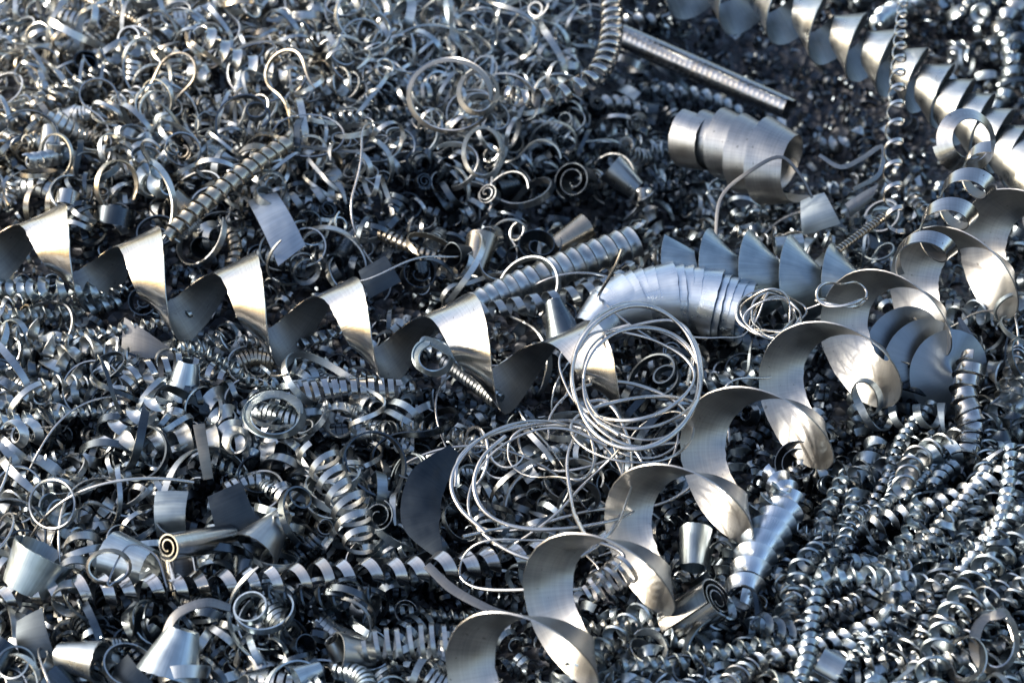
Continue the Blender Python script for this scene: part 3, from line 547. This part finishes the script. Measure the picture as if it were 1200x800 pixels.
def region(px, py, q):
    wts = np.array([math.exp(-((px - c[0]) ** 2 + (py - c[1]) ** 2) / (2 * (r * .62) ** 2)) + 1e-9 for c, r, *_ in REG])
    return REG[q.choice(len(REG), p=wts / wts.sum())]
def rand_rot(q, px, py, nm):
    """chips lie down rather than stand; corkscrews at the right mostly point up-right"""
    yaw = q.uniform(0, 2 * math.pi)
    if nm == 'corkscrew_chip' and px > 820 and py > 430: yaw = q.normal(0.75, 0.45)
    if nm == 'corkscrew_chip' and px < 400 and 350 < py < 480: yaw = q.normal(0.15, 0.4)
    pitch = q.normal(0, 0.35); roll = q.uniform(0, 2 * math.pi)
    if nm in ('curly_ribbon', 'thin_wire', 'thin_ribbon'): roll = q.normal(0.6, 0.8)
    if nm in ('rolled_chip', 'scroll_chip'): pitch = q.uniform(-1.2, 1.2)
    if nm == 'flake': roll = q.normal(0, 0.6)
    return Matrix.Rotation(yaw, 3, 'Z') @ Matrix.Rotation(-pitch, 3, 'Y') @ Matrix.Rotation(roll, 3, 'X')
LIFT = dict(thin_ribbon=12, corkscrew_strand=20, curled_chip=6, corkscrew_chip=4, coil_chip=5, curly_ribbon=12, rolled_chip=10, scroll_chip=10, flake=5, thin_wire=16)

# the places taken by the large pieces: only low fine chips there
KEEP = [([(0, 300), (205, 345), (322, 372), (432, 392), (575, 425), (705, 432)], 58), ([(600, 775), (722, 680), (808, 598), (890, 512), (962, 440), (1032, 376), (1112, 322), (1200, 270)], 62),
        ([(500, 385), (748, 281)], 16), ([(700, 370), (760, 345), (860, 360)], 32), ([(840, 170), (920, 200)], 45), ([(830, 310), (960, 330)], 26), ([(860, -10), (1030, 68), (1180, 200)], 50), ([(745, 45), (925, 126)], 20),
        ([(0, 700), (500, 668), (720, 640)], 14), ([(640, 230), (700, 250)], 30), ([(505, 690), (505, 700)], 34), ([(800, 720), (838, 697)], 26), ([(920, 560), (866, 700)], 20), ([(205, 765), (205, 766)], 30), ([(45, 665), (46, 665)], 30), ([(205, 600), (280, 600)], 22),
        ([(325, 268), (326, 268)], 34), ([(1130, 165), (1110, 280)], 34), ([(1135, 430), (1133, 530)], 18), ([(1050, 410), (1130, 445)], 40), ([(505, 590), (506, 590)], 34), ([(860, 60), (960, 130)], 45), ([(715, 0), (700, 85)], 16)]
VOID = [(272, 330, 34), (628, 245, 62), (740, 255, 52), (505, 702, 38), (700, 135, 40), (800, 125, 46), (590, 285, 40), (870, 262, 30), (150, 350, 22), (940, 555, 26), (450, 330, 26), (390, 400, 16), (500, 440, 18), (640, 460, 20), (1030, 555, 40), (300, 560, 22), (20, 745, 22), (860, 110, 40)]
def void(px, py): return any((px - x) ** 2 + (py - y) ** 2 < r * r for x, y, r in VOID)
def reserved(px, py):
    p = np.array([px, py], float)
    for pts, d in KEEP:
        for a, b in zip(pts[:-1], pts[1:]):
            a = np.array(a, float); b = np.array(b, float); t = np.clip((p - a) @ (b - a) / ((b - a) @ (b - a)), 0, 1)
            if np.linalg.norm(p - a - t * (b - a)) < d: return True
    return False

def clump(px, py):      # the heap is lumpy: knots of chips with dark gaps between
    return 13 * math.sin(px * .031 + 1.7 * math.sin(py * .023)) * math.sin(py * .037 + 1.3 * math.sin(px * .019 + 2)) + 8 * math.sin(px * .071 + py * .05) * math.sin(py * .083 - px * .02)
# fine fill: thousands of chips nobody could count, one object; it also runs on past the frame
q = np.random.default_rng(5)
fv, ff, fu, ft, fi, n0 = [], [], [], [], [], 0
fine_slots = {'steel': 0, 'dark': 1, 'blue': 2, 'silver': 3, 'straw': 4}; fm = []
def small(q, nm):
    if nm == 'curled_chip':
        r = q.uniform(7, 15); t = q.uniform(.8, 1.9)
        return helix(np.array([-X1, X1]) * S * r * t * .4, t, [r * .7, r], q.uniform(3.2, 7), alpha=q.uniform(-30, 30), K=1, seg=13, th=1.3, phase=q.uniform(0, 360), tone=q.random())
    if nm == 'corkscrew_chip':
        r = q.uniform(6, 9.5); k = q.integers(2, 5); return helix(np.array([-X1, X1]) * S * r * 1.8 * k / 2, k, r, r * .85, crown=0.1, alpha=q.uniform(22, 45), K=1, seg=12, th=1.6, tone=q.random())
    if nm == 'flake': return mk_shard(q)
    return mk_tangle(q, q.uniform(9, 20), q.uniform(2.6, 5), q.uniform(60, 120))
SM = {nm: [small(q, nm).arrays() for _ in range(40)] for nm in ('curled_chip', 'corkscrew_chip', 'flake', 'curly_ribbon')}
NF = 0
for gy_ in np.arange(-150, 960, 16):
    for gx_ in np.arange(-200, 1400, 16):
        inside = -30 < gx_ < 1230 and -40 < gy_ < 840
        if not inside and q.random() < 0.55: continue
        px, py = gx_ + q.uniform(-10, 10), gy_ + q.uniform(-10, 10)
        c, rr, mix, mats, sc = region(px, py, q)
        ks = [('curled_chip', mix.get('curled_chip', 0) + mix.get('coil_chip', 0) + 1), ('corkscrew_chip', mix.get('corkscrew_chip', 0) + .4), ('flake', mix.get('flake', 0) * .7 + .2), ('curly_ribbon', mix.get('curly_ribbon', 0) * .8)]
        p_ = np.array([k[1] for k in ks]); nm = ks[q.choice(4, p=p_ / p_.sum())][0]
        v, f, u, t, inn = SM[nm][q.integers(40)]
        s_ = q.uniform(.75, 1.4) * (0.5 + 0.5 * sc); Mx = np.array(rand_rot(q, px, py, nm)) * s_
        o_ = on_heap(px, py, q.uniform(-20, -8) if reserved(px, py) or void(px, py) else q.uniform(-14, 8) + clump(px, py))
        fv.append(v @ Mx.T + o_); ff.append(f + n0); fu.append(u); ft.append(np.full(len(v), q.random())); fi.append(inn); n0 += len(v)
        fm.append(np.full(len(f), fine_slots['dark' if void(px, py) or q.random() < (0.2 if py < 200 and px < 700 else 0.58) else q.choice(mats)])); NF += 1  # shade of the gaps put into chip colour: voids all dark steel
me = mesh_from('fine_swarf', np.vstack(fv), np.vstack(ff), np.vstack(fu), np.concatenate(ft), M['steel'], np.concatenate(fi))
for k in ('dark', 'blue', 'silver', 'straw'): me.materials.append(M[k])
me.polygons.foreach_set('material_index', np.concatenate(fm).astype(np.int32)); me.update()
fine = bpy.data.objects.new('fine_swarf', me); col.objects.link(fine)
fine['kind'] = 'stuff'; fine['label'] = 'fine silvery metal swarf filling the heap between the larger chips'; fine['category'] = 'swarf'
print('fine chips', NF, 'quads', len(me.polygons))

# chips one can tell apart: each an object of its own, sharing meshes
q = np.random.default_rng(11)
PM = {}
def shared(nm, i, mat):
    if (nm, i, mat) not in PM: PM[nm, i, mat] = PROTO[nm][i][1].mesh(nm, M[mat])
    return PM[nm, i, mat]
CHIPS = []; COUNT = {}
CAP = {k: 290 for k in KINDS}
CELLS = [(x, y) for y in np.arange(-20, 830, 24) for x in np.arange(-20, 1230, 24)] + [(x, y) for y in np.arange(-14, 215, 29) for x in np.arange(-14, 720, 29)] + [(x, y) for y in np.arange(95, 290, 27) for x in np.arange(570, 900, 27)]
for gx_, gy_ in [CELLS[k] for k in q.permutation(len(CELLS))]:
    for _once in (0,):
        px, py = gx_ + q.uniform(-13, 13), gy_ + q.uniform(-13, 13)
        if px > 850 and py > 480 and q.random() < 0.4: continue
        c, rr, mix, mats, sc = region(px, py, q)
        p_ = np.array(list(mix.values()), float); nm = list(mix)[q.choice(len(p_), p=p_ / p_.sum())]
        mat = mats[q.integers(len(mats))]
        if nm == 'thin_wire': mat = 'wire'
        i = int(q.integers(len(PROTO[nm]))); s_ = q.uniform(.85, 1.6) * sc
        rot = rand_rot(q, px, py, nm); up = LIFT[nm] * 1.3 + q.uniform(0, 18) + clump(px, py)
        if nm in ('rolled_chip', 'scroll_chip'): s_ *= .8
        if reserved(px, py) or void(px, py) and q.random() < 0.35: continue
        if COUNT.get(nm, 0) >= CAP[nm]: continue
        COUNT[nm] = COUNT.get(nm, 0) + 1
        o = bpy.data.objects.new(nm, shared(nm, i, mat)); col.objects.link(o)
        o.matrix_world = Matrix.Translation(Vector(on_heap(px, py, up))) @ rot.to_4x4() @ Matrix.Scale(s_, 4)
        CHIPS.append((o, nm))
# long corkscrew strands: up-right across the lower right, level at the left
STRANDS = [(x, y, 0.72) for x, y in [(900, 600), (960, 640), (1010, 615), (1060, 560), (1110, 585), (1150, 540), (1180, 600), (980, 690), (1040, 665), (1090, 640), (1140, 660), (1190, 690), (1010, 740), (1070, 720), (1120, 720), (960, 770), (900, 760), (1040, 790), (1010, 560), (1060, 520), (1120, 500), (1180, 520), (760, 760), (840, 770), (1160, 470), (720, 740), (930, 620), (985, 655), (1035, 590), (1085, 575), (1130, 615), (1165, 635), (1010, 700), (1065, 690), (1115, 690), (1170, 720), (950, 720), (900, 710), (1085, 760), (1140, 775), (990, 785)]] + \
          [(x, y, 0.12) for x, y in [(20, 335), (90, 352), (30, 372), (130, 392), (40, 395), (60, 440), (20, 470), (120, 560), (60, 480), (330, 402), (420, 425), (250, 420)]] + \
          [(x, y, -0.3) for x, y in [(340, 720), (480, 720), (560, 700), (300, 560), (440, 500), (520, 520)]] + [(40, 130, 0.6), (60, 95, 0.5), (330, 130, 0.1), (430, 128, 0.1), (150, 60, -0.2)]
for px, py, yaw in STRANDS:
    if px > 700 and q.random() < 0.08: continue
    px, py = px + q.normal(0, 10), py + q.normal(0, 10)
    c, rr, mix, mats, sc = region(px, py, q); i = int(q.integers(16)); mat = ('blue', 'steel', 'silver', 'blue')[q.integers(4)] if px > 700 else mats[q.integers(len(mats))]
    o = bpy.data.objects.new('corkscrew_strand', shared('corkscrew_strand', i, mat)); col.objects.link(o)
    rot = Matrix.Rotation(yaw + q.normal(0, 0.38 if px > 700 else 0.25), 3, 'Z') @ Matrix.Rotation(q.normal(0, 0.08), 3, 'Y') @ Matrix.Rotation(q.uniform(0, 6), 3, 'X')
    o.matrix_world = Matrix.Translation(Vector(on_heap(px, py, 26 + q.uniform(0, 16)))) @ rot.to_4x4() @ Matrix.Scale(q.uniform(.75, 1.35), 4)
    CHIPS.append((o, 'corkscrew_strand'))
print('chips', COUNT)

# ------------------------------------------------------------------ what the camera sees of each chip; unseen ones go, the others get their label
import time
t0_ = time.time()
bpy.context.view_layer.update(); dg = bpy.context.evaluated_depsgraph_get()
seen = {}
STEP = 6
for py in range(2, 800, STEP):
    for px in range(2, 1200, STEP):
        d = ray(px, py)
        ok, loc, no, ix, ob, mt = scn.ray_cast(dg, Vector(CAM), Vector(d))
        if ok: seen.setdefault(ob.name, []).append((px, py))
print('seen', len(seen), 'in', round(time.time() - t0_, 1), 's')
ANCH = [(x, y, s) for x, y, s in [
    (45, 290, 'the first hump of the zigzag ribbon'), (190, 330, 'the second hump of the zigzag ribbon'), (300, 355, 'the third hump of the zigzag ribbon'), (415, 380, 'the fourth hump of the zigzag ribbon'), (555, 410, 'the fifth hump of the zigzag ribbon'), (690, 425, 'the last hump of the zigzag ribbon'),
    (600, 765, 'the lowest loop of the great screw'), (690, 680, 'the second lowest loop of the great screw'), (775, 600, 'the third lowest loop of the great screw'), (860, 520, 'the middle loop of the great screw'), (955, 430, 'the third highest loop of the great screw'), (1035, 360, 'the second highest loop of the great screw'), (1130, 300, 'the highest loop of the great screw'),
    (870, 15, 'the upper end of the stacked cones'), (985, 55, 'the middle of the stacked cones'), (1120, 140, 'the tight end of the stacked cones'), (580, 345, 'the thin end of the ribbed coil'), (720, 292, 'the thick end of the ribbed coil'),
    (775, 345, 'the fluted blue elbow'), (880, 315, 'the three pointed fins'), (830, 88, 'the long tube in the hollow'), (880, 185, 'the shell shaped roll'), (1050, 215, 'the vertical zigzag wire'), (1132, 165, 'the bright ring curl'), (1120, 250, 'the tumbling loose curls'),
    (1085, 430, 'the dark disc blades'), (1135, 480, 'the pale upright corkscrew'), (40, 700, 'the left end of the wavy ribbon'), (180, 690, 'the left half of the wavy ribbon'), (340, 680, 'the middle of the wavy ribbon'), (480, 668, 'the right half of the wavy ribbon'), (640, 645, 'the right end of the wavy ribbon'),
    (705, 55, 'the beaded tail coil'), (260, 225, 'the rope like strand'), (885, 645, 'the tapered blue corkscrew'), (500, 752, 'the open bottom spring'), (400, 590, 'the loose upright coil'), (400, 458, 'the dense pale coil'), (170, 460, 'the arched open coil'), (135, 20, 'the threaded curved rod'),
    (205, 765, 'the upturned cup cone'), (42, 668, 'the wide pale cone'), (730, 208, 'the bright frustum in the hollow'), (312, 626, 'the striped flaring cone'), (561, 298, 'the little olive cone'), (655, 376, 'the dark fluted cone'), (60, 172, 'the pale split cone'), (95, 772, 'the open mouthed low cone'),
    (812, 712, 'the thick rolled scroll'), (240, 634, 'the small bright roll'), (1192, 468, 'the pale tube at the right edge'), (100, 425, 'the dark spiral below the zigzag'), (677, 214, 'the dark spiral in the hollow'), (630, 292, 'the flattened dark spiral'), (934, 530, 'the spiral under the screw leaves'), (684, 590, 'the spiral among the lower wires'),
    (325, 268, 'the streaked plate'), (175, 405, 'the cream wedged sheet'), (272, 598, 'the dark square plate'), (200, 600, 'the pale folded sheet'), (42, 742, 'the dark leaf plate'), (505, 590, 'the dark crescent plate'), (746, 440, 'the round wire nest'), (600, 590, 'the lower wire loops'),
    (312, 84, 'the large upper left loop'), (528, 112, 'the wide top centre ring'), (375, 165, 'the ribbon bow'), (322, 486, 'the broad ribbon knot'), (1160, 755, 'the bright corner straps'), (0, 0, 'the top left corner'), (1200, 0, 'the top right corner'), (0, 800, 'the bottom left corner'), (1200, 800, 'the bottom right corner'),
    (430, 0, 'the top edge left of centre'), (600, 0, 'the middle of the top edge'), (0, 110, 'the left edge near the top'), (0, 520, 'the left edge below the zigzag'), (380, 800, 'the bottom edge left of centre'), (720, 800, 'the bottom edge right of the great screw'), (960, 800, 'the bottom edge under the thick scroll'), (1200, 620, 'the right edge in the lower half'), (1200, 360, 'the right edge beside the screw top'),
    (1030, 590, 'the dark gap beneath the screw leaves'), (640, 230, 'the dark hollow above the ribbed coil')]]
ORD = ['nearest', 'second nearest', 'third nearest', 'fourth nearest', 'fifth nearest', 'sixth nearest', 'seventh nearest', 'eighth nearest', 'ninth nearest', 'tenth nearest', 'eleventh nearest', 'twelfth nearest']
LOOK = {'bright_steel': 'steel', 'satin_steel': 'pale', 'blued_steel': 'bluish', 'dark_oiled_steel': 'dark', 'straw_steel': 'straw coloured', 'silver_steel': 'silvery', 'wire_steel': 'grey'}
bins = {}
for o, nm in CHIPS:
    s = seen.get(o.name, [])
    if len(s) < 1: bpy.data.objects.remove(o); continue
    cx, cy = np.mean(s, 0); k = min(range(len(ANCH)), key=lambda i: (ANCH[i][0] - cx) ** 2 + (ANCH[i][1] - cy) ** 2)
    dx, dy = cx - ANCH[k][0], cy - ANCH[k][1]
    side = ('right of' if dx > 0 else 'left of') if abs(dx) > abs(dy) else ('below' if dy > 0 else 'above')
    if 'corner' in ANCH[k][2] and 'strap' not in ANCH[k][2] or 'edge' in ANCH[k][2] and 'tube' not in ANCH[k][2]: side = 'near'
    bins.setdefault((nm, LOOK[o.data.materials[0].name], k, side), []).append((dx * dx + dy * dy, o))
for (nm, look, k, side), lst in bins.items():
    for i, (_d, o) in enumerate(sorted(lst, key=lambda a: a[0])):
        tail = '' if len(lst) == 1 else ', ' + ORD[min(i, len(ORD) - 1)]
        o['label'] = f'{look} {KINDS[nm][4]} {side} {ANCH[k][2]}{tail}'; o['category'] = KINDS[nm][2]; o['group'] = KINDS[nm][3]
for m_ in list(bpy.data.meshes):
    if m_.users == 0: bpy.data.meshes.remove(m_)
print('kept', sum(len(v) for v in bins.values()), 'of', len(CHIPS), round(time.time() - t0_, 1))
